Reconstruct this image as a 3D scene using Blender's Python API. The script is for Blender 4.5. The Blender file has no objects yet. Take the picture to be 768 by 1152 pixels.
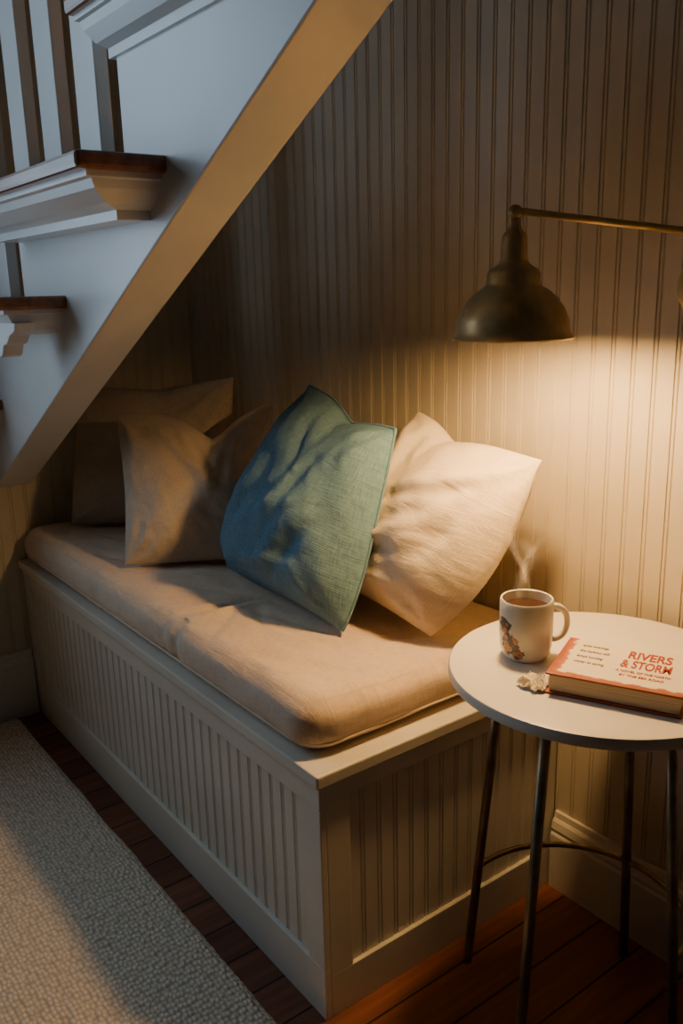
import bpy, bmesh, math, random
import numpy as np
from mathutils import Vector, Matrix, noise
random.seed(3)
S=bpy.context.scene
COL=bpy.context.collection
# ------------------------------------------------------------ materials
def mat(name,color,rough=.6,metal=0,spec=.5):
    m=bpy.data.materials.new(name);m.use_nodes=True
    b=m.node_tree.nodes["Principled BSDF"]
    b.inputs["Base Color"].default_value=(*color,1);b.inputs["Roughness"].default_value=rough
    b.inputs["Metallic"].default_value=metal;b.inputs["Specular IOR Level"].default_value=spec
    return m
def N(m,t): return m.node_tree.nodes.new(t)
def Lk(m,a,b): m.node_tree.links.new(a,b)
def bsdf(m): return m.node_tree.nodes["Principled BSDF"]
def noise_node(m,vec,scale,detail=3,mapscale=None,dist=0,rot=None):
    if mapscale:
        mp=N(m,"ShaderNodeMapping");mp.inputs["Scale"].default_value=mapscale;Lk(m,vec,mp.inputs[0]);vec=mp.outputs[0]
        if rot: mp.inputs["Rotation"].default_value=(0,0,rot)
    n=N(m,"ShaderNodeTexNoise");n.inputs["Scale"].default_value=scale;n.inputs["Detail"].default_value=detail;n.inputs["Distortion"].default_value=dist
    Lk(m,vec,n.inputs["Vector"]);return n.outputs["Fac"]
def math_(m,op,a,b):
    n=N(m,"ShaderNodeMath");n.operation=op
    for i,v in enumerate((a,b)):
        if hasattr(v,"links"): Lk(m,v,n.inputs[i])
        else: n.inputs[i].default_value=v
    return n.outputs[0]
def ramp(m,fac,stops):
    r=N(m,"ShaderNodeValToRGB");Lk(m,fac,r.inputs[0]);e=r.color_ramp.elements
    while len(e)<len(stops): e.new(.5)
    for el,(p,c) in zip(e,stops): el.position=p;el.color=(*c,1)
    return r.outputs[0]
def bump(m,h,strength,dist=.002,prev=None):
    b=N(m,"ShaderNodeBump");b.inputs["Strength"].default_value=strength;b.inputs["Distance"].default_value=dist
    Lk(m,h,b.inputs["Height"]);
    if prev is not None: Lk(m,prev,b.inputs["Normal"])
    return b.outputs[0]
def paint(name,c,rough=.45,var=.06):
    m=mat(name,c,rough);tc=N(m,"ShaderNodeTexCoord").outputs["Object"]
    n=noise_node(m,tc,6,2);d=tuple(x*(1-var*2) for x in c)
    Lk(m,ramp(m,n,[(.3,d),(.65,c)]),bsdf(m).inputs["Base Color"]);return m
def fabric(name,c,c2,weave=.5,sc=1.0,crumple=.45):
    m=mat(name,c,.95,0,.1);tc=N(m,"ShaderNodeTexCoord").outputs["UV"]
    a=noise_node(m,tc,1,1,(50*sc,520*sc,1));b=noise_node(m,tc,1,1,(520*sc,50*sc,1))
    s=math_(m,"ADD",a,b);s=math_(m,"MULTIPLY",s,.5)
    big=noise_node(m,tc,9,3)
    mixv=math_(m,"ADD",math_(m,"MULTIPLY",s,.7),math_(m,"MULTIPLY",big,.3))
    Lk(m,ramp(m,mixv,[(.38,c2),(.58,c)]),bsdf(m).inputs["Base Color"])
    nb=bump(m,noise_node(m,tc,1,4,(9,20,1),1.0,.5),crumple,.010)
    Lk(m,bump(m,s,weave,.0025,nb),bsdf(m).inputs["Normal"])
    return m
WALL=paint("wall_paint",(.60,.53,.405),.5)
WHITE=paint("white_trim_paint",(.74,.695,.60),.38)
STAIRW=paint("stair_paint",(.82,.82,.80),.32,.03)
SHADEW=paint("low_bounce_paint",(.13,.12,.105),.7)  # unseen walls and ceiling made dark to cut bounced fill light
def tunebrass(m,a,b):
    tc=N(m,"ShaderNodeTexCoord").outputs["Object"];n=noise_node(m,tc,25,5)
    Lk(m,ramp(m,n,[(.35,a),(.65,b)]),bsdf(m).inputs["Base Color"])
LEG=mat("bronze_leg",(.11,.08,.045),.42,.6);tunebrass(LEG,(.16,.12,.065),(.30,.23,.13))
WOODT=mat("tread_wood",(.22,.07,.025),.3)
def woodgrain(m,ms,c1,c2):
    tc=N(m,"ShaderNodeTexCoord").outputs["Object"];n=noise_node(m,tc,1,6,ms)
    Lk(m,ramp(m,n,[(.3,c1),(.7,c2)]),bsdf(m).inputs["Base Color"])
woodgrain(WOODT,(6,60,60),(.17,.06,.025),(.36,.14,.055))
# ------------------------------------------------------------ helpers
def mesh_obj(name,verts,faces,m=None,smooth=False,uv=None,parent=None):
    me=bpy.data.meshes.new(name);me.from_pydata([tuple(v) for v in verts],[],faces);me.update()
    o=bpy.data.objects.new(name,me);COL.objects.link(o)
    if m: me.materials.append(m)
    if smooth: me.polygons.foreach_set("use_smooth",[True]*len(me.polygons))
    if uv is not None:
        l=me.uv_layers.new(name="UVMap")
        for lp in me.loops: l.data[lp.index].uv=uv[lp.vertex_index]
    if parent: o.parent=parent
    return o
def fixn(o):
    bm=bmesh.new();bm.from_mesh(o.data);bmesh.ops.recalc_face_normals(bm,faces=bm.faces);bm.to_mesh(o.data);bm.free();return o
def bevel(o,w,seg=2,ang=.6):
    b=o.modifiers.new("bevel","BEVEL");b.width=w;b.segments=seg;b.limit_method='ANGLE';b.angle_limit=ang;return o
def box(name,lo,hi,m,bv=0,parent=None):
    x0,y0,z0=lo;x1,y1,z1=hi
    v=[(x0,y0,z0),(x1,y0,z0),(x1,y1,z0),(x0,y1,z0),(x0,y0,z1),(x1,y0,z1),(x1,y1,z1),(x0,y1,z1)]
    f=[(0,3,2,1),(4,5,6,7),(0,1,5,4),(1,2,6,5),(2,3,7,6),(3,0,4,7)]
    o=mesh_obj(name,v,f,m,parent=parent)
    if bv: bevel(o,bv)
    return o
def empty(name,loc=(0,0,0)):
    e=bpy.data.objects.new(name,None);e.empty_display_size=.05;COL.objects.link(e);return e
def lathe(name,prof,c,m,n=48,parent=None,smooth=True,cap=True):
    v=[];f=[]
    for r,z in prof:
        for i in range(n):
            a=2*math.pi*i/n;v.append((c[0]+r*math.cos(a),c[1]+r*math.sin(a),c[2]+z))
    k=len(prof)
    for j in range(k-1):
        for i in range(n):
            a=j*n+i;b=j*n+(i+1)%n;j2=j+1;f.append((a,b,j2*n+(i+1)%n,j2*n+i))
    if cap:
        if prof[0][0]>1e-5: f.append(tuple(range(n))[::-1])
        if prof[-1][0]>1e-5: f.append(tuple((k-1)*n+i for i in range(n)))
    o=mesh_obj(name,v,f,m,smooth,parent=parent)
    bm=bmesh.new();bm.from_mesh(o.data);bmesh.ops.remove_doubles(bm,verts=bm.verts,dist=1e-5);bmesh.ops.recalc_face_normals(bm,faces=bm.faces);bm.to_mesh(o.data);bm.free()
    if smooth:
        for p in o.data.polygons:p.use_smooth=True
        es=o.modifiers.new("es","EDGE_SPLIT");es.split_angle=.7
    return o
def tube(name,pts,r,m,parent=None,n=12,closed=False):
    pts=[Vector(p) for p in pts];k=len(pts);v=[];f=[]
    rr=r if isinstance(r,(list,tuple)) else [r]*k
    up=None
    for i,p in enumerate(pts):
        if closed: t=(pts[(i+1)%k]-pts[i-1]).normalized()
        else: t=(pts[min(i+1,k-1)]-pts[max(i-1,0)]).normalized()
        if up is None:
            up=Vector((0,0,1)) if abs(t.z)<.9 else Vector((1,0,0))
        a=t.cross(up).normalized();b=a.cross(t).normalized();up=b
        for j in range(n):
            g=2*math.pi*j/n;v.append(p+(a*math.cos(g)+b*math.sin(g))*rr[i])
    for i in range(k if closed else k-1):
        i2=(i+1)%k
        for j in range(n): f.append((i*n+j,i*n+(j+1)%n,i2*n+(j+1)%n,i2*n+j))
    if not closed: f.append(tuple(range(n))[::-1]);f.append(tuple((k-1)*n+j for j in range(n)))
    o=mesh_obj(name,v,f,m,True,parent=parent);return fixn(o)
def prism(name,poly,y0,y1,m,parent=None,bv=0):
    k=len(poly);v=[(x,y0,z) for x,z in poly]+[(x,y1,z) for x,z in poly]
    f=[tuple(range(k)),tuple(range(2*k-1,k-1,-1))]+[(i,k+i,k+(i+1)%k,(i+1)%k) for i in range(k)]
    o=fixn(mesh_obj(name,v,f,m,parent=parent))
    if bv: bevel(o,bv)
    return o
def beadprof(w,p,d=.0035):
    out=[];x=0
    while x<w-1e-6:
        for a,b in ((0,0),(p-.0105,0),(p-.0097,d),(p-.0083,d),(p-.0074,d*.25),(p-.0055,0),(p-.0036,d*.25),(p-.0027,d),(p-.0013,d)):
            if x+a<=w: out.append((x+a,b))
        x+=p
    out.append((w,0));return out
def beadpanel(name,origin,ud,nd,w,h,p,m,parent=None,d=.0022):
    """vertical beadboard strip; depth goes along -nd"""
    o=Vector(origin);ud=Vector(ud);nd=Vector(nd);pr=beadprof(w,p,d);v=[];f=[]
    for a,b in pr:
        q=o+ud*a-nd*b;v.append(q);v.append(q+Vector((0,0,h)))
    for i in range(len(pr)-1): f.append((2*i,2*i+2,2*i+3,2*i+1))
    ob=mesh_obj(name,v,f,m,parent=parent)
    if ob.data.polygons[0].normal.dot(nd)<0:
        ob.data.flip_normals()
    return ob
def join(objs,name):
    bpy.ops.object.select_all(action='DESELECT')
    for o in objs:o.select_set(True)
    bpy.context.view_layer.objects.active=objs[0];bpy.ops.object.join();objs[0].name=name;return objs[0]
# ------------------------------------------------------------ room
RX,RY,RZ=3.4,-3.4,2.6
FL=mat("plank_floor_wood",(.2,.06,.03),.5,0,.3)
def floor_mat(m):
    tc=N(m,"ShaderNodeTexCoord").outputs["Object"]
    mp=N(m,"ShaderNodeMapping");mp.inputs["Rotation"].default_value=(0,0,math.pi/2);Lk(m,tc,mp.inputs[0])
    br=N(m,"ShaderNodeTexBrick");Lk(m,mp.outputs[0],br.inputs["Vector"])
    br.inputs["Scale"].default_value=1;br.inputs["Brick Width"].default_value=1.1;br.inputs["Row Height"].default_value=.085
    br.inputs["Mortar Size"].default_value=.0022;br.inputs["Color1"].default_value=(.21,.075,.04,1);br.inputs["Color2"].default_value=(.13,.047,.026,1)
    br.inputs["Mortar"].default_value=(.015,.006,.004,1);br.offset=.37
    g=noise_node(m,tc,1,5,(70,4,1))
    mx=N(m,"ShaderNodeMix");mx.data_type='RGBA';mx.blend_type='MULTIPLY';mx.inputs[0].default_value=1
    Lk(m,br.outputs["Color"],mx.inputs[6]);Lk(m,ramp(m,g,[(.25,(.6,.55,.5)),(.75,(1.25,1.2,1.15))]),mx.inputs[7])
    Lk(m,mx.outputs[2],bsdf(m).inputs["Base Color"])
    inv=math_(m,"SUBTRACT",1.0,br.outputs["Fac"]);Lk(m,bump(m,inv,.6,.002),bsdf(m).inputs["Normal"])
floor_mat(FL)
box("floor",(-.1,RY-.1,-.05),(RX+.1,.1,0),FL)
box("ceiling",(-.1,RY-.1,RZ),(RX+.1,.1,RZ+.05),SHADEW)
a=box("wb",(-.1,.006,0),(RX+.1,.1,RZ),WALL);b=beadpanel("wb2",(0,0,0),(1,0,0),(0,-1,0),RX,RZ,.039,WALL)
join([a,b],"wall_back")
w0,w1,z0,z1=-1.95,-.95,.85,2.15
parts=[box("a",(-.1,w1,0),(-.006,.1,RZ),WALL),beadpanel("b",(0,w1,0),(0,1,0),(1,0,0),-w1,RZ,.039,WALL),
 box("c",(-.1,RY-.1,0),(0,w0,RZ),WALL),box("d",(-.1,w0,0),(0,w1,z0),WALL),box("e",(-.1,w0,z1),(0,w1,RZ),WALL)]
join(parts,"wall_left")
box("wall_right",(RX,RY-.1,0),(RX+.1,.1,RZ),SHADEW)
box("wall_front",(-.1,RY-.1,0),(RX+.1,RY,RZ),SHADEW)
win=empty("window_1")
wm=(w0+w1)/2
for i,(lo,hi) in enumerate([((-.08,w0,z0),(.02,w0+.06,z1)),((-.08,w1-.06,z0),(.02,w1,z1)),((-.08,w0,z0),(.03,w1,z0+.06)),((-.08,w0,z1-.06),(.02,w1,z1)),
   ((-.05,w0,1.48),(-.02,w1,1.52)),((-.05,wm-.015,z0),(-.02,wm+.015,z1))]):
    box("frame_%d"%i,lo,hi,WHITE,.004,win)
def baseb(name,pts2,h=.16):
    (x0,y0),(x1,y1),nd=pts2
    prof=[(0,0),(.018,0),(.018,h-.045),(.0145,h-.040),(.0165,h-.032),(.013,h-.018),(.008,h-.012),(.007,h),(0,h)]
    v=[];k=len(prof)
    for (x,y) in ((x0,y0),(x1,y1)):
        for d,z in prof: v.append((x+nd[0]*d,y+nd[1]*d,z))
    f=[(i,(i+1)%k,k+(i+1)%k,k+i) for i in range(k)]+[tuple(range(k)),tuple(range(2*k-1,k-1,-1))]
    return fixn(mesh_obj(name,v,f,WHITE))
L,W,H=1.40,.556,.45
baseb("baseboard_back",((L+.004,0),(RX,0),(0,-1)))
baseb("baseboard_left",((0,RY),(0,-W-.004),(1,0)),.19)
# ------------------------------------------------------------ bench
bench=empty("storage_bench")
t=.012
box("carcass",(.002,-W+t,0),(L-t,-.004,H-.022),WHITE,parent=bench)
def frame_face(prefix,org,ud,nd,w,h,stile,rb,rt,p):
    org=Vector(org);ud=Vector(ud);nd=Vector(nd)
    def bx(nm,u0,u1,a,b):
        c=[org+ud*u0,org+ud*u1,org+ud*u0+nd*t,org+ud*u1+nd*t]
        xs=[q.x for q in c];ys=[q.y for q in c]
        box(prefix+nm,(min(xs),min(ys),a),(max(xs),max(ys),b),WHITE,.0015,bench)
    bx("_rail_bottom",0,w,0,rb);bx("_rail_top",0,w,h-rt,h)
    bx("_stile_a",0,stile,rb,h-rt);bx("_stile_b",w-stile,w,rb,h-rt)
    beadpanel(prefix+"_beadboard",org+ud*stile+nd*.0045+Vector((0,0,rb)),ud,nd,w-2*stile,h-rb-rt,p,WHITE,bench,d=.003)
frame_face("front",(.002,-W+t,0),(1,0,0),(0,-1,0),L-.002,H-.022,.045,.095,.045,.0345)
frame_face("end",(L-t,-W+t,0),(0,1,0),(1,0,0),W-t-.004,H-.022,.045,.08,.035,.0345)
box("seat_board",(.002,-W-.010,H-.022),(L+.010,-.004,H),WHITE,.003,bench)
# ------------------------------------------------------------ cushion
LIN=fabric("cushion_linen",(.78,.62,.48),(.65,.50,.38),.4,crumple=.3)
def cushion(name,lo,hi,r,m):
    nx,ny,nz=170,70,12
    lo=np.array(lo);hi=np.array(hi);c=(lo+hi)/2;h=(hi-lo)/2
    def dist(n,half):
        s=np.linspace(-1,1,n+1);k=.35
        return (s*(1-k)+np.sin(s*math.pi/2)*k)
    gx,gy,gz=dist(nx,h[0]),dist(ny,h[1]),np.linspace(-1,1,nz+1)
    idx={};V=[];F=[];UV=[]
    XC=.93
    def vid(i,j,k):
        key=(i,j,k)
        if key in idx:return idx[key]
        p=np.array([gx[i],gy[j],gz[k]])*h
        rp=.06;qc=np.clip(p[:2],-(h[:2]-rp),h[:2]-rp);dd=p[:2]-qc;lm=np.max(np.abs(dd));ld=np.linalg.norm(dd)
        if ld>1e-9 and min(abs(dd))>1e-9: p[:2]=qc+dd/ld*lm
        zc=np.clip(p[2],-(h[2]-r),h[2]-r);dz=p[2]-zc
        q2=np.clip(p[:2],-(h[:2]-rp),h[:2]-rp);o2=p[:2]-q2;od=np.linalg.norm(o2)
        bd=rp-od if od>0 else rp
        side=max(0,1-bd/r)*r
        if side>0 and abs(dz)>0:
            n2=math.hypot(side,dz);mx_=max(side,abs(dz));s2=side*mx_/n2;z2=dz*mx_/n2
            if od>0: p[:2]=q2+o2/od*(od-(side-s2))
            p[2]=zc+z2
        X,Y=p[0]/h[0],p[1]/h[1];w=p+c
        top=max(0,(gz[k]))
        if top>0:
            crown=(1-X**4)*(1-Y**4)
            w[2]+=top*.010*crown
            n1=noise.noise(Vector((w[0]*4,w[1]*9,1.3)));n2=noise.noise(Vector((w[0]*14,w[1]*30,7)))
            w[2]+=top*(n1*.005+n2*.002)
            for (fx,fy,ang,wd,ln_,am) in ((XC-.02,-.43,1.35,.010,.10,-.012),(XC+.012,-.44,1.45,.010,.10,.008),(XC-.06,-.45,.9,.009,.08,-.006),(XC+.05,-.47,2.2,.009,.07,-.006),(XC-.11,-.40,.5,.009,.09,-.005),(XC+.10,-.42,2.6,.009,.08,-.004),(.5,-.45,.35,.010,.14,-.005),(1.12,-.40,.25,.010,.12,-.004),(1.15,-.36,.2,.010,.2,-.004),(1.28,-.2,1.2,.012,.15,-.005),(1.24,-.46,.5,.010,.1,-.005),(.62,-.44,.6,.010,.1,-.005),(.3,-.40,.2,.01,.12,-.004)):
                dx,dy=w[0]-fx,w[1]-fy;dx+=.006*math.sin(dy*40);ca,sa=math.cos(ang),math.sin(ang);aa=dx*ca+dy*sa;bb=-dx*sa+dy*ca
                w[2]+=top*am*math.exp(-(bb/wd)**2-(aa/ln_)**2)
        if abs(gy[j])>.9 or abs(gx[i])>.9:
            s=noise.noise(Vector((w[0]*11,w[1]*11,w[2]*16)))*.004+ (1-gz[k]**2)*.003
            if gy[j]<-.9: 
                w[1]-=s; w[1]+=.008*math.exp(-((w[0]-XC)/.012)**2)+.004*math.exp(-((w[0]-XC+.05+w[2]*.3-.15)/.01)**2)
            if gx[i]>.9: w[0]+=s
        w[1]=min(w[1],-.006);w[0]=max(w[0],.006);w[2]=max(w[2],H+.0005)
        idx[key]=len(V);V.append(w);UV.append((w[0]+(w[2] if gx[i]>.98 else 0),w[1]+(w[2] if abs(gy[j])>.98 else 0)));return idx[key]
    for i in range(nx):
        for j in range(ny):
            for k in (0,nz): F.append((vid(i,j,k),vid(i+1,j,k),vid(i+1,j+1,k),vid(i,j+1,k)))
    for i in range(nx):
        for k in range(nz):
            for j in (0,ny): F.append((vid(i,j,k),vid(i+1,j,k),vid(i+1,j,k+1),vid(i,j,k+1)))
    for j in range(ny):
        for k in range(nz):
            for i in (0,nx): F.append((vid(i,j,k),vid(i,j+1,k),vid(i,j+1,k+1),vid(i,j,k+1)))
    return fixn(mesh_obj(name,V,F,m,True,UV))
CT=.540
cush=cushion("seat_cushion",(.006,-W+.004,H+.0005),(1.375,-.008,CT),.036,LIN)
def roundrect(x0,y0,x1,y1,r,z,n=8):
    pts=[]
    for cx,cy,a0 in ((x1-r,y1-r,0),(x0+r,y1-r,90),(x0+r,y0+r,180),(x1-r,y0+r,270)):
        for i in range(n+1):
            a=math.radians(a0+90*i/n);pts.append((cx+r*math.cos(a),cy+r*math.sin(a),z))
    return pts
pp=tube("piping",roundrect(.009,-W+.004,1.375,-.010,.06,H+.022),.0022,LIN,n=8,closed=True)
pp.parent=cush
# ------------------------------------------------------------ pillows
def pillow(name,TL,TR,BR,BL,T,m,seed=0,chop=0,cu=0.0,piping=None,wr=1.0,bendb=0.0,backf=.7,spread=.3,cc=.03,folds=(),rb=0.0,lb=0.0):
    TL,TR,BR,BL=[Vector(p) for p in (TL,TR,BR,BL)]
    n=110;s=np.linspace(-1,1,n+1);g=s*.6+np.sin(s*math.pi/2)*.4
    ex=((TR-TL)+(BR-BL)).normalized();ey=((TL-BL)+(TR-BR)).normalized();Nn=ex.cross(ey).normalized()
    if Nn.y>0:Nn=-Nn
    V=[];F=[];UV=[]
    def P(u,v,side):
        eu=u*(1-cc*(1-v*v)+.012*math.sin(3*v+seed));ev=v*(1-cc*(1-u*u)+.012*math.sin(3.4*u+seed*2))
        if u>0: eu+=rb*u*u*(1-v*v)*(1-.3*v)
        else: eu-=lb*u*u*(1-v*v)*(1-.4*v)
        ch=math.exp(-(abs(u-cu)/spread)**1.4);vv=(v+1)/2
        ev-=chop*ch*vv**2.6
        a=(eu+1)/2;b=(ev+1)/2
        q=(BL*(1-a)+BR*a)*(1-b)+(TL*(1-a)+TR*a)*b
        e=max(0,(1-abs(u)**2.8))**.62*max(0,(1-abs(v)**2.8))**.62
        th=T*e*(1.0-.18*v)
        if chop>0: th*=1-.40*min(1,chop*5)*ch*vv**3
        w=0
        for (ku,kv) in ((-1,-1),(1,-1),(1,1),(-1,1)):
            du,dv=(u-ku),(v-kv);d=math.hypot(du,dv);an=math.atan2(abs(dv),abs(du)+1e-9)
            w+=math.sin(an*(9+seed%3)+seed*1.7+ku*2+kv+noise.noise(Vector((u*2,v*2,seed)))*2.5)*math.exp(-(d/.5)**2)*min(1,d*3)*.0065
        w+=noise.noise(Vector((u*1.5+seed,v*1.5,side)))*.014+noise.noise(Vector((u*3.2+v*2.0,v*2.6-u+seed,side+3)))*.006+noise.noise(Vector((u*9+v*3,v*7,seed)))*.0018
        if side>0:
            for (fx,fy,ang,wd,ln_,am) in folds:
                dx,dy=u-fx,v-fy;dx+=.05*math.sin(dy*5);ca,sa=math.cos(ang),math.sin(ang);aa=dx*ca+dy*sa;bb=-dx*sa+dy*ca
                w+=am*(math.exp(-(bb/wd)**2)-.5*math.exp(-((bb-wd*1.7)/wd)**2))*math.exp(-(aa/ln_)**2)
        w*=min(1,e*1.6)*wr
        q=q+Nn*side*(th*(1 if side>0 else backf)+w)-Nn*bendb*(v*v)
        mnz=CT+.011
        q.y=min(q.y,-.008);q.x=max(q.x,.008)
        if q.z<mnz: q.z=mnz+(q.z-mnz)*.03
        return q
    front={};back={}
    for i in range(n+1):
        for j in range(n+1):
            front[i,j]=len(V);V.append(P(g[i],g[j],1));UV.append((g[i]*.22,g[j]*.22))
    for i in range(n+1):
        for j in range(n+1):
            if i in (0,n) or j in (0,n): back[i,j]=front[i,j]
            else: back[i,j]=len(V);V.append(P(g[i],g[j],-1));UV.append((g[i]*.22+.5,g[j]*.22))
    for i in range(n):
        for j in range(n):
            F.append((front[i,j],front[i+1,j],front[i+1,j+1],front[i,j+1]))
            F.append((back[i,j],back[i,j+1],back[i+1,j+1],back[i+1,j]))
    o=fixn(mesh_obj(name,V,F,m,True,UV))
    if piping:
        per=[front[i,0] for i in range(n)]+[front[n,j] for j in range(n)]+[front[i,n] for i in range(n,0,-1)]+[front[0,j] for j in range(n,0,-1)]
        tube("piping",[V[k]+Vector((0,0,.001)) for k in per[::2]],piping,m,o,8,True)
    return o
TAUPE=fabric("taupe_linen",(.52,.43,.33),(.41,.33,.24),.5)
BEIGE=fabric("beige_linen",(.68,.56,.43),(.55,.45,.34),.5)
TEAL=fabric("teal_linen",(.155,.275,.365),(.092,.185,.255),.8,.8,.35)
CREAM=fabric("cream_linen",(.81,.68,.51),(.70,.58,.43),.5)
ZB=.556
pillow("throw_pillow",(.085,-.385,.905),(.365,-.065,.93),(.44,-.13,ZB),(.12,-.45,ZB),.08,TAUPE,2,.08,.1,cc=.03,folds=((0,.6,1.4,.08,.3,-.006),))
pillow("throw_pillow.001",(.352,-.388,.865),(.59,-.095,.89),(.77,-.22,ZB),(.56,-.485,ZB),.068,BEIGE,5,.40,.22,spread=.36,cc=.03,
  folds=((.15,.35,1.9,.08,.4,-.009),(-.1,.3,2.2,.08,.35,.006),(.4,.1,1.2,.08,.4,-.007),(.0,-.4,.6,.1,.5,.005)))
pillow("throw_pillow.002",(1.07,-.06,.910),(1.435,-.115,.868),(1.31,-.245,ZB),(.93,-.18,ZB),.110,CREAM,8,.14,-.20,spread=.36,backf=.4,cc=.01,rb=.22,
  folds=((-.35,.6,1.7,.09,.35,-.007),(.2,.25,.4,.08,.5,-.008),(.35,-.1,.6,.08,.45,.008),(.1,-.45,.3,.08,.5,-.008),(-.2,-.1,2.0,.09,.4,.006),(.6,.45,.7,.07,.3,-.007),(.3,-.7,.2,.07,.4,.006),(.7,.0,1.2,.07,.4,-.006)))
pillow("throw_pillow.003",(.80,-.13,.945),(1.165,-.20,.900),(1.185,-.345,ZB),(.72,-.315,ZB),.118,TEAL,11,.13,.20,piping=.0028,backf=.3,spread=.38,cc=.005,lb=.08,rb=.10,
  folds=((.0,.6,1.8,.08,.3,-.008),(.35,.1,1.3,.08,.5,-.009),(.1,-.2,.5,.09,.5,.008),(.5,-.5,.9,.07,.4,-.010),(-.3,-.1,1.1,.09,.5,-.005),(.2,-.7,.2,.07,.4,.007)))
# ------------------------------------------------------------ staircase
st=empty("staircase")
def zl(x): return .655+.5265*x
Y0,Y1=-.6,-.505
xr=[-.0,.42,.985,1.52,2.02]
tz=[.93,1.148,1.342,1.585,1.80]
poly=[(.006,zl(.006)),(2.0,zl(2.0)),(2.0,tz[3]+.19),(xr[3],tz[3]+.19),(xr[3],tz[3]-.03),(xr[2],tz[3]-.03),(xr[2],tz[2]-.03),(xr[1],tz[2]-.03),(xr[1],tz[1]-.03),(.006,tz[1]-.03)]
prism("stringer",poly,Y0,Y1,STAIRW,st,.003)
def tread(i,xa,xb,z,ov,mh=.06,inset=.03):
    th=.024
    box("tread_%d"%i,(xa,Y0-ov,z-th),(xb,Y1,z),WOODT,.006,st)
    prof=[(.012,0),(.012,.008),(.018,.010),(.022,.022),(.036,.040),(.05,.048),(.05,mh)]
    v=[];f=[]
    for ins,dz in prof:
        k=ins*min(1.6,ov/.055)
        zz=z-th-dz;x0=xa+k*.8;x1=xb-k*.8;y0=Y0-ov+k
        y0=min(y0,Y0-.004)
        v+=[(x0,y0,zz),(x1,y0,zz),(x1,Y1-.001,zz),(x0,Y1-.001,zz)]
    for a in range(len(prof)-1):
        for b in range(4): f.append((a*4+b,a*4+(b+1)%4,(a+1)*4+(b+1)%4,(a+1)*4+b))
    f.append((0,1,2,3));q=(len(prof)-1)*4;f.append((q+3,q+2,q+1,q))
    fixn(mesh_obj("tread_moulding_%d"%i,v,f,STAIRW,parent=st))
tread(1,.93,1.37,tz[3],.055,.062)
tread(2,.38,1.13,tz[2],.135,.062)
tread(3,.008,.67,tz[1],.135,.03)
tread(4,.008,.165,.905,.135,.03)
prism("bracket",[(.50,1.10),(.66,1.10),(.655,1.085),(.62,1.075),(.60,1.06),(.575,1.055),(.56,1.035),(.54,1.03),(.53,1.06),(.50,1.075)],Y0-.10,Y0-.06,STAIRW,st,.002)
bs=.09
for i,(bx_,zb,h) in enumerate([(.10,tz[1],.88),(.28,tz[1],.97),(.495,tz[2],.87),(.675,tz[2],.95),(.855,tz[2],1.04),(1.09,tz[3],.9),(1.27,tz[3],.98),(1.43,tz[3],.9)]):
    box("baluster_%d"%i,(bx_-bs/2,-.60,zb-.001),(bx_+bs/2,-.576,min(zb+h,2.55)),STAIRW,.002,st)
# ------------------------------------------------------------ rug
RUG=mat("woven_rug",(.55,.54,.50),.95,0,.1)
def rugm(m):
    tc=N(m,"ShaderNodeTexCoord").outputs["Object"]
    vo=N(m,"ShaderNodeTexVoronoi");vo.inputs["Scale"].default_value=1;vo.inputs["Randomness"].default_value=.5
    mp=N(m,"ShaderNodeMapping");mp.inputs["Scale"].default_value=(85,125,1);Lk(m,tc,mp.inputs[0]);Lk(m,mp.outputs[0],vo.inputs["Vector"])
    d=vo.outputs["Distance"];inv=math_(m,"SUBTRACT",1.0,d)
    Lk(m,ramp(m,d,[(.15,(.92,.80,.64)),(.8,(.52,.43,.33))]),bsdf(m).inputs["Base Color"])
    Lk(m,bump(m,inv,1,.006),bsdf(m).inputs["Normal"])
rugm(RUG)
def rug():
    x0,x1,y0,y1=.03,1.75,-2.1,-.622
    nx,ny=150,130;V=[];F=[]
    for i in range(nx+1):
        for j in range(ny+1):
            x=x0+(x1-x0)*i/nx;y=y0+(y1-y0)*j/ny
            e=min(x-x0,x1-x,y-y0,y1-y);z=.004+.009*min(1,(e/.012))**.5 if e>0 else .001
            z+=noise.noise(Vector((x*60,y*90,0)))*.0022
            yy=y+noise.noise(Vector((x*7,0,3)))*.004*(1 if j==ny else .3)
            V.append((x,yy,z))
    for i in range(nx):
        for j in range(ny):
            a=i*(ny+1)+j;F.append((a,a+ny+1,a+ny+2,a+1))
    return mesh_obj("area_rug",V,F,RUG,True)
rug()
# ------------------------------------------------------------ side table
TC=(1.652,-.238);TZ=.62
tab=empty("side_table")
TABW=paint("table_lacquer",(.80,.76,.67),.35,.03)
R=.213
lathe("tabletop",[(0,-.019),(R-.006,-.019),(R-.001,-.016),(R,-.012),(R,-.005),(R-.002,-.001),(R-.006,0),(0,0)],(TC[0],TC[1],TZ),TABW,96,tab)
feet=[(1.447,-.285),(1.608,-.06),(1.683,-.425),(1.805,-.218)]
angs=[]
for i,(fx,fy) in enumerate(feet):
    tx,ty=TC[0]+(fx-TC[0])*.72,TC[1]+(fy-TC[1])*.72
    tube("leg_%d"%(i+1),[(fx,fy,0),(tx,ty,TZ-.0185)],.0075,LEG,tab,14)
    k=.2/.6;px_,py_=fx+(tx-fx)*k,fy+(ty-fy)*k
    angs.append((px_-TC[0],py_-TC[1]))
def arc(a,b,n=16):
    ra,rb=math.hypot(*a),math.hypot(*b);ta,tb=math.atan2(a[1],a[0]),math.atan2(b[1],b[0])
    if ta<tb: ta+=2*math.pi
    return [(TC[0]+(ra+(rb-ra)*k/n)*math.cos(ta+(tb-ta)*k/n),TC[1]+(ra+(rb-ra)*k/n)*math.sin(ta+(tb-ta)*k/n),.2) for k in range(n+1)]
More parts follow.
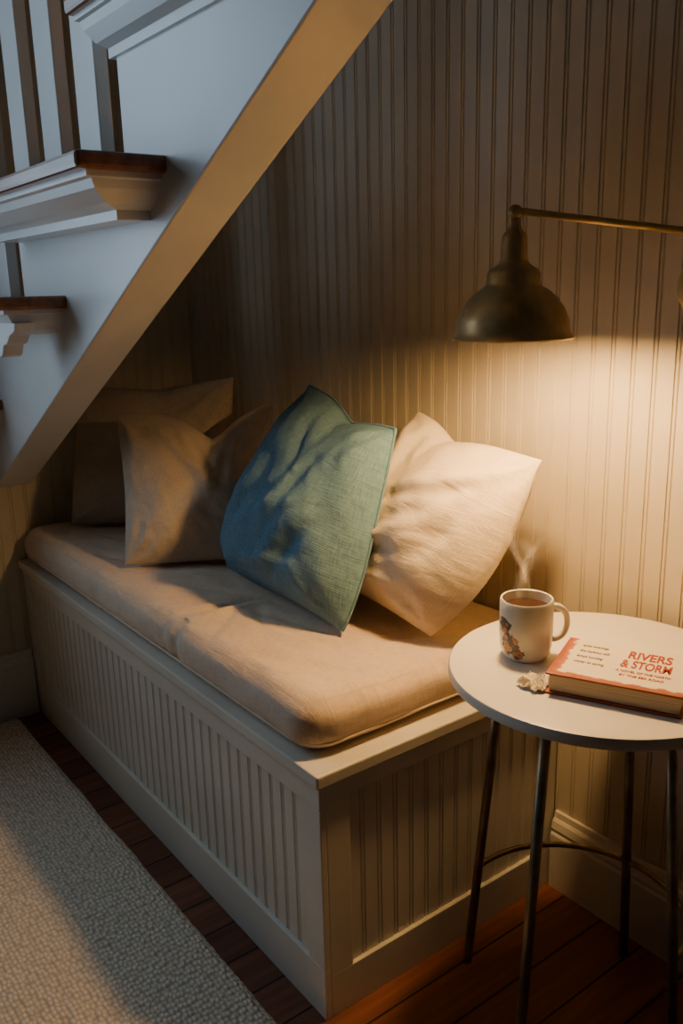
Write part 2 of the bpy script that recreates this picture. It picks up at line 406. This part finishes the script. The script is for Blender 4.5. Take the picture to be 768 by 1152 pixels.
tube("stretcher_arc_1",arc(angs[0],angs[1]),.005,LEG,tab,10)
tube("stretcher_arc_2",arc(angs[1],angs[3]),.005,LEG,tab,10)
lathe("mount_plate",[(0,-.027),(.14,-.027),(.14,-.019),(0,-.019)],(TC[0],TC[1],TZ),LEG,48,tab)
# ------------------------------------------------------------ mug
mug=empty("coffee_mug");MC=(1.563,-.292,TZ)
CER=mat("mug_ceramic",(.72,.69,.62),.18)
def mugmat(m):
    tc=N(m,"ShaderNodeTexCoord").outputs["Object"]
    vo=N(m,"ShaderNodeTexNoise");vo.inputs["Scale"].default_value=110;vo.inputs["Detail"].default_value=3;Lk(m,tc,vo.inputs[0])
    n2=N(m,"ShaderNodeTexVoronoi");n2.inputs["Scale"].default_value=110;Lk(m,tc,n2.inputs[0])
    def blob(c,r):
        s=N(m,"ShaderNodeVectorMath");s.operation='DISTANCE';Lk(m,tc,s.inputs[0]);s.inputs[1].default_value=c
        return math_(m,"SUBTRACT",1.0,math_(m,"DIVIDE",s.outputs["Value"],r))
    b1=blob((MC[0]+.002,MC[1]-.038,MC[2]+.028),.021);b2=blob((MC[0]-.008,MC[1]-.037,MC[2]+.056),.015);b3=blob((MC[0]+.014,MC[1]-.035,MC[2]+.016),.012)
    mk=math_(m,"MAXIMUM",math_(m,"MAXIMUM",b1,b2),b3)
    k1=math_(m,"GREATER_THAN",math_(m,"ADD",mk,math_(m,"MULTIPLY",vo.outputs["Fac"],1.2)),.80)
    k1=math_(m,"MULTIPLY",k1,math_(m,"GREATER_THAN",mk,0.0))
    col=ramp(m,n2.outputs["Distance"],[(.2,(.42,.12,.05)),(.45,(.52,.28,.15)),(.6,(.13,.11,.09))])
    mx=N(m,"ShaderNodeMix");mx.data_type='RGBA';Lk(m,k1,mx.inputs[0]);mx.inputs[6].default_value=(.70,.68,.62,1);Lk(m,col,mx.inputs[7])
    Lk(m,mx.outputs[2],bsdf(m).inputs["Base Color"])
mugmat(CER)
mr=.0385;mh=.090
lathe("cup",[(0,.0),(.028,0),(.031,.002),(mr-.004,.008),(mr-.001,.02),(mr,.04),(mr,mh-.002),(mr-.0015,mh),(mr-.0035,mh-.001),(mr-.0035,.02),(.028,.008),(0,.007)],MC,CER,64,mug)
COF=mat("coffee",(.05,.024,.013),.1);lathe("coffee",[(0,0),(mr-.0036,0)],(MC[0],MC[1],MC[2]+mh-.014),COF,48,mug,cap=False)
hd=Vector((.56,.83,0)).normalized();hp=[]
for i in range(21):
    a=-math.pi/2+math.pi*i/20
    hp.append(Vector(MC)+hd*(mr-.004+(.026*math.cos(a)**.7 if math.cos(a)>1e-6 else 0))+Vector((0,0,.05+.026*math.sin(a))))
tube("handle",hp,.0045,CER,mug,12)
# steam
STM=bpy.data.materials.new("steam");STM.use_nodes=True;nt=STM.node_tree;nt.nodes.clear()
o_=nt.nodes.new("ShaderNodeOutputMaterial");mx=nt.nodes.new("ShaderNodeMixShader");tr=nt.nodes.new("ShaderNodeBsdfTransparent");df=nt.nodes.new("ShaderNodeBsdfTranslucent");d2=nt.nodes.new("ShaderNodeBsdfDiffuse");ad=nt.nodes.new("ShaderNodeAddShader")
df.inputs[0].default_value=(.95,.95,.95,1);d2.inputs[0].default_value=(.95,.95,.95,1);nt.links.new(df.outputs[0],ad.inputs[0]);nt.links.new(d2.outputs[0],ad.inputs[1])
uvn=nt.nodes.new("ShaderNodeTexCoord");sp=nt.nodes.new("ShaderNodeSeparateXYZ");nt.links.new(uvn.outputs["UV"],sp.inputs[0])
def mm(op,a,b):
    n=nt.nodes.new("ShaderNodeMath");n.operation=op
    for i,v in enumerate((a,b)):
        if hasattr(v,"links"): nt.links.new(v,n.inputs[i])
        else:n.inputs[i].default_value=v
    return n.outputs[0]
X=sp.outputs[0];Yv=sp.outputs[1]
px=mm("MULTIPLY",mm("MULTIPLY",X,mm("SUBTRACT",1.0,X)),4.0);py=mm("MULTIPLY",mm("MULTIPLY",Yv,mm("SUBTRACT",1.0,Yv)),4.0)
fac=mm("MULTIPLY",mm("MULTIPLY",mm("POWER",px,1.6),py),.17)
nt.links.new(fac,mx.inputs[0]);nt.links.new(tr.outputs[0],mx.inputs[1]);nt.links.new(ad.outputs[0],mx.inputs[2]);nt.links.new(mx.outputs[0],o_.inputs[0])
def steam(dx,ph,h,w0):
    V=[];F=[];U=[];n=40;sd=Vector((.6,.8,0))
    for i in range(n+1):
        t_=i/n;z=MC[2]+mh-.006+h*t_;c=Vector((MC[0],MC[1],z))+sd*(dx+.012*math.sin(t_*6+ph)*(.3+t_))
        wd=w0*(.6+.9*t_);an=.64+.35*math.sin(t_*3+ph);side=Vector((math.cos(an),math.sin(an),0))
        for j in range(5):
            V.append(c+side*wd*(j/4-.5));U.append((j/4,t_))
    for i in range(n):
        for j in range(4): a=i*5+j;F.append((a,a+1,a+6,a+5))
    mesh_obj("steam_wisp",V,F,STM,True,U,mug)
steam(-.012,0,.120,.014);steam(.004,2.1,.105,.012);steam(-.008,4,.10,.024)
# ------------------------------------------------------------ book
book=empty("hardcover_book")
PAG=mat("book_pages",(.72,.62,.46),.85);tc=N(PAG,"ShaderNodeTexCoord").outputs["Object"]
nn=noise_node(PAG,tc,1,2,(3,3,1400));Lk(PAG,ramp(PAG,nn,[(.35,(.48,.38,.26)),(.6,(.74,.64,.48))]),bsdf(PAG).inputs["Base Color"])
REDC=paint("book_cloth_red",(.34,.06,.025),.6)
CREC=mat("book_jacket",(.70,.62,.48),.5)
def jacket(m):
    tc=N(m,"ShaderNodeTexCoord").outputs["UV"];sp=N(m,"ShaderNodeSeparateXYZ");Lk(m,tc,sp.inputs[0])
    n=noise_node(m,tc,9,6)
    d=math_(m,"MINIMUM",math_(m,"MINIMUM",sp.outputs[0],math_(m,"SUBTRACT",1.2,sp.outputs[0])),math_(m,"MINIMUM",math_(m,"MULTIPLY",sp.outputs[1],.85),1.0))
    k=math_(m,"ADD",d,math_(m,"MULTIPLY",math_(m,"SUBTRACT",n,.5),.14))
    Lk(m,ramp(m,k,[(.03,(.28,.05,.015)),(.07,(.40,.12,.035)),(.085,(.78,.70,.56))]),bsdf(m).inputs["Base Color"])
jacket(CREC)
bl,bw,bt=.172,.132,.030
rot=Matrix.Rotation(math.radians(24.5),4,'Z');org=Vector((1.662,-.366,TZ+.0005))
Mx=Matrix.Translation(org)@rot
def bbox_(nm,lo,hi,m,bv=.001,uv=False):
    o=box(nm,lo,hi,m,bv,book);o.data.transform(Mx)
    if uv:
        l=o.data.uv_layers.new(name="UVMap")
        for lp in o.data.loops:
            c=Mx.inverted()@o.data.vertices[lp.vertex_index].co;l.data[lp.index].uv=((c.x-lo[0])/(hi[0]-lo[0]),(c.y-lo[1])/(hi[1]-lo[1]))
    return o
bbox_("cover_back",(0,0,0),(bl,bw,.003),REDC)
bbox_("cover_front",(0,0,bt-.003),(bl,bw,bt),CREC,.0008,True)
bbox_("pages",(.004,.005,.003),(bl-.004,bw-.002,bt-.003),PAG)
bbox_("spine",(0,bw-.003,0),(bl,bw+.001,bt-.0005),REDC)
INK=mat("red_ink",(.30,.025,.012),.6);INK2=mat("grey_ink",(.20,.15,.11),.6)
def txt(s,size,x,y,rz,m,ext=.0002,sx=1,al='CENTER'):
    c=bpy.data.curves.new("cover_text","FONT");c.body=s;c.size=size;c.extrude=ext;c.align_x=al;c.align_y='CENTER';c.offset=.0005*(size/.02)
    o=bpy.data.objects.new("cover_text",c);COL.objects.link(o);c.materials.append(m);o.parent=book
    o.matrix_world=Mx@Matrix.Translation((x,y,bt+.0003))@Matrix.Rotation(rz,4,'Z')@Matrix.Diagonal((sx,1,1,1))
txt("RIVERS",.034,.116,.102,0,INK,sx=.56);txt("& STORM",.034,.116,.071,0,INK,sx=.46)
txt("A NOVEL OF THE NORTH",.0085,.116,.047,0,INK,sx=.7);txt("BY THE SEA ROAD",.0085,.116,.034,0,INK,sx=.8)
for k in range(4): txt(["quiet evenings","the harbour still","lamps burning","winter to spring"][k],.0100,.024,.110-k*.019,0,INK2,sx=.62,al='LEFT')
def scrap():
    V=[];F=[];n=18
    for i in range(n+1):
        for j in range(n+1):
            u,v=i/n-.5,j/n-.5;r=1+.5*noise.noise(Vector((math.atan2(v,u+1e-6)*2,0,4)))
            z=TZ+.001+abs(noise.noise(Vector((u*7,v*7,2))))*.014+.002
            V.append((1.640+u*.034*r-v*.012,-.358+v*.040*r+u*.012,z))
    for i in range(n):
        for j in range(n): a=i*(n+1)+j;F.append((a,a+n+1,a+n+2,a+1))
    o=mesh_obj("paper_scrap",V,F,mat("scrap_paper",(.75,.68,.55),.8))
    sm=o.modifiers.new("s","SOLIDIFY");sm.thickness=.0008;sm.offset=1
scrap()
# ------------------------------------------------------------ wall lamp
lamp=empty("wall_lamp");LC=(1.480,-.245,1.072)
rim=.0845
prof=[(rim+.002,0),(rim+.003,.002),(rim+.001,.005),(rim-.003,.012),(.0795,.026),(.073,.043),(.062,.058),(.049,.069),(.040,.074),(.038,.079),(.0375,.092),(.034,.097),(.027,.101),(.021,.106),(.019,.112),(.018,.140),(.016,.146),(.011,.150),(.009,.156),(.009,.166),(0,.166)]
inner=[(0,.098),(.030,.094),(.035,.088),(.036,.076),(.046,.067),(.060,.056),(.071,.041),(.0775,.025),(.081,.011),(.083,.003),(rim+.002,0)]
DARKB=mat("lamp_brass",(.2,.15,.07),.34,.4);tunebrass(DARKB,(.50,.37,.16),(.76,.58,.28))
INN=mat("lamp_inner_paint",(.78,.72,.6),.4)
lathe("shade",prof,LC,DARKB,72,lamp,cap=False);lathe("shade_lining",inner,LC,INN,72,lamp,cap=False)
lathe("socket",[(0,.094),(.015,.094),(.015,.05),(.012,.046),(0,.046)],LC,DARKB,24,lamp)
BUL=bpy.data.materials.new("warm_bulb");BUL.use_nodes=True;nb=BUL.node_tree;nb.nodes.clear()
e=nb.nodes.new("ShaderNodeEmission");oo=nb.nodes.new("ShaderNodeOutputMaterial");nb.links.new(e.outputs[0],oo.inputs[0])
e.inputs[0].default_value=(1,.58,.21,1);e.inputs[1].default_value=720
bp=[(.027*math.sin(a),.030-.027*math.cos(a)) for a in np.linspace(0,2.6,16)]+[(.011,.056)]
bp[0]=(0,bp[0][1])
lathe("bulb",bp,LC,BUL,28,lamp)
top=(LC[0],LC[1],LC[2]+.166)
AE=(1.645,-.055,1.212)
tube("arm",[(top[0],top[1],top[2]+.010),((top[0]+AE[0])/2,(top[1]+AE[1])/2,(top[2]+.01+AE[2])/2),AE],.0052,DARKB,lamp,14)
def ball(nm,c,r): lathe(nm,[(r*math.sin(a) if 0<a<math.pi-.01 else 0,-r*math.cos(a)) for a in np.linspace(0,math.pi,13)],c,DARKB,24,lamp)
ball("joint_a",(top[0],top[1],top[2]+.008),.0105);ball("joint_b",AE,.011)
tube("stem",[AE,(AE[0],AE[1],1.14)],.0055,DARKB,lamp);ball("joint_c",(AE[0],AE[1],1.14),.012)
tube("standoff",[(AE[0],AE[1],1.14),(AE[0],-.006,1.14)],.007,DARKB,lamp)
pl=lathe("wall_plate",[(0,0),(.048,0),(.048,.006),(.040,.012),(.012,.016),(0,.016)],(0,0,0),DARKB,40,lamp)
pl.data.transform(Matrix.Translation((AE[0]-.01,-.0005,1.14))@Matrix.Rotation(math.pi/2,4,'X'))
# ------------------------------------------------------------ lights
ar=bpy.data.lights.new("window_daylight","AREA");ar.shape='RECTANGLE';ar.size=1.2;ar.size_y=.9;ar.energy=14;ar.color=(.60,.80,1)
ao=bpy.data.objects.new("window_daylight",ar);COL.objects.link(ao);ao.location=(-.12,wm,1.5);ao.rotation_euler=(0,math.radians(-90),0)
w=bpy.data.worlds.new("world");S.world=w;w.use_nodes=True;w.node_tree.nodes["Background"].inputs[0].default_value=(.45,.6,.9,1);w.node_tree.nodes["Background"].inputs[1].default_value=.4
# ------------------------------------------------------------ camera
def Rm(yaw,pitch,roll):
    f=Vector((math.cos(pitch)*math.cos(yaw),math.cos(pitch)*math.sin(yaw),math.sin(pitch)))
    r=Vector((math.sin(yaw),-math.cos(yaw),0));u=r.cross(f)
    return r*math.cos(roll)+u*math.sin(roll),-r*math.sin(roll)+u*math.cos(roll),f
r,u,f=Rm(2.5012,-.2528,-.0249)
cd=bpy.data.cameras.new("camera");cam=bpy.data.objects.new("camera",cd);COL.objects.link(cam)
cam.matrix_world=Matrix(((r.x,u.x,-f.x,2.3547),(r.y,u.y,-f.y,-1.2121),(r.z,u.z,-f.z,1.1505),(0,0,0,1)))
cd.sensor_fit='VERTICAL';cd.sensor_height=36;cd.lens=978.5/1152*36;cd.clip_start=.02
S.camera=cam
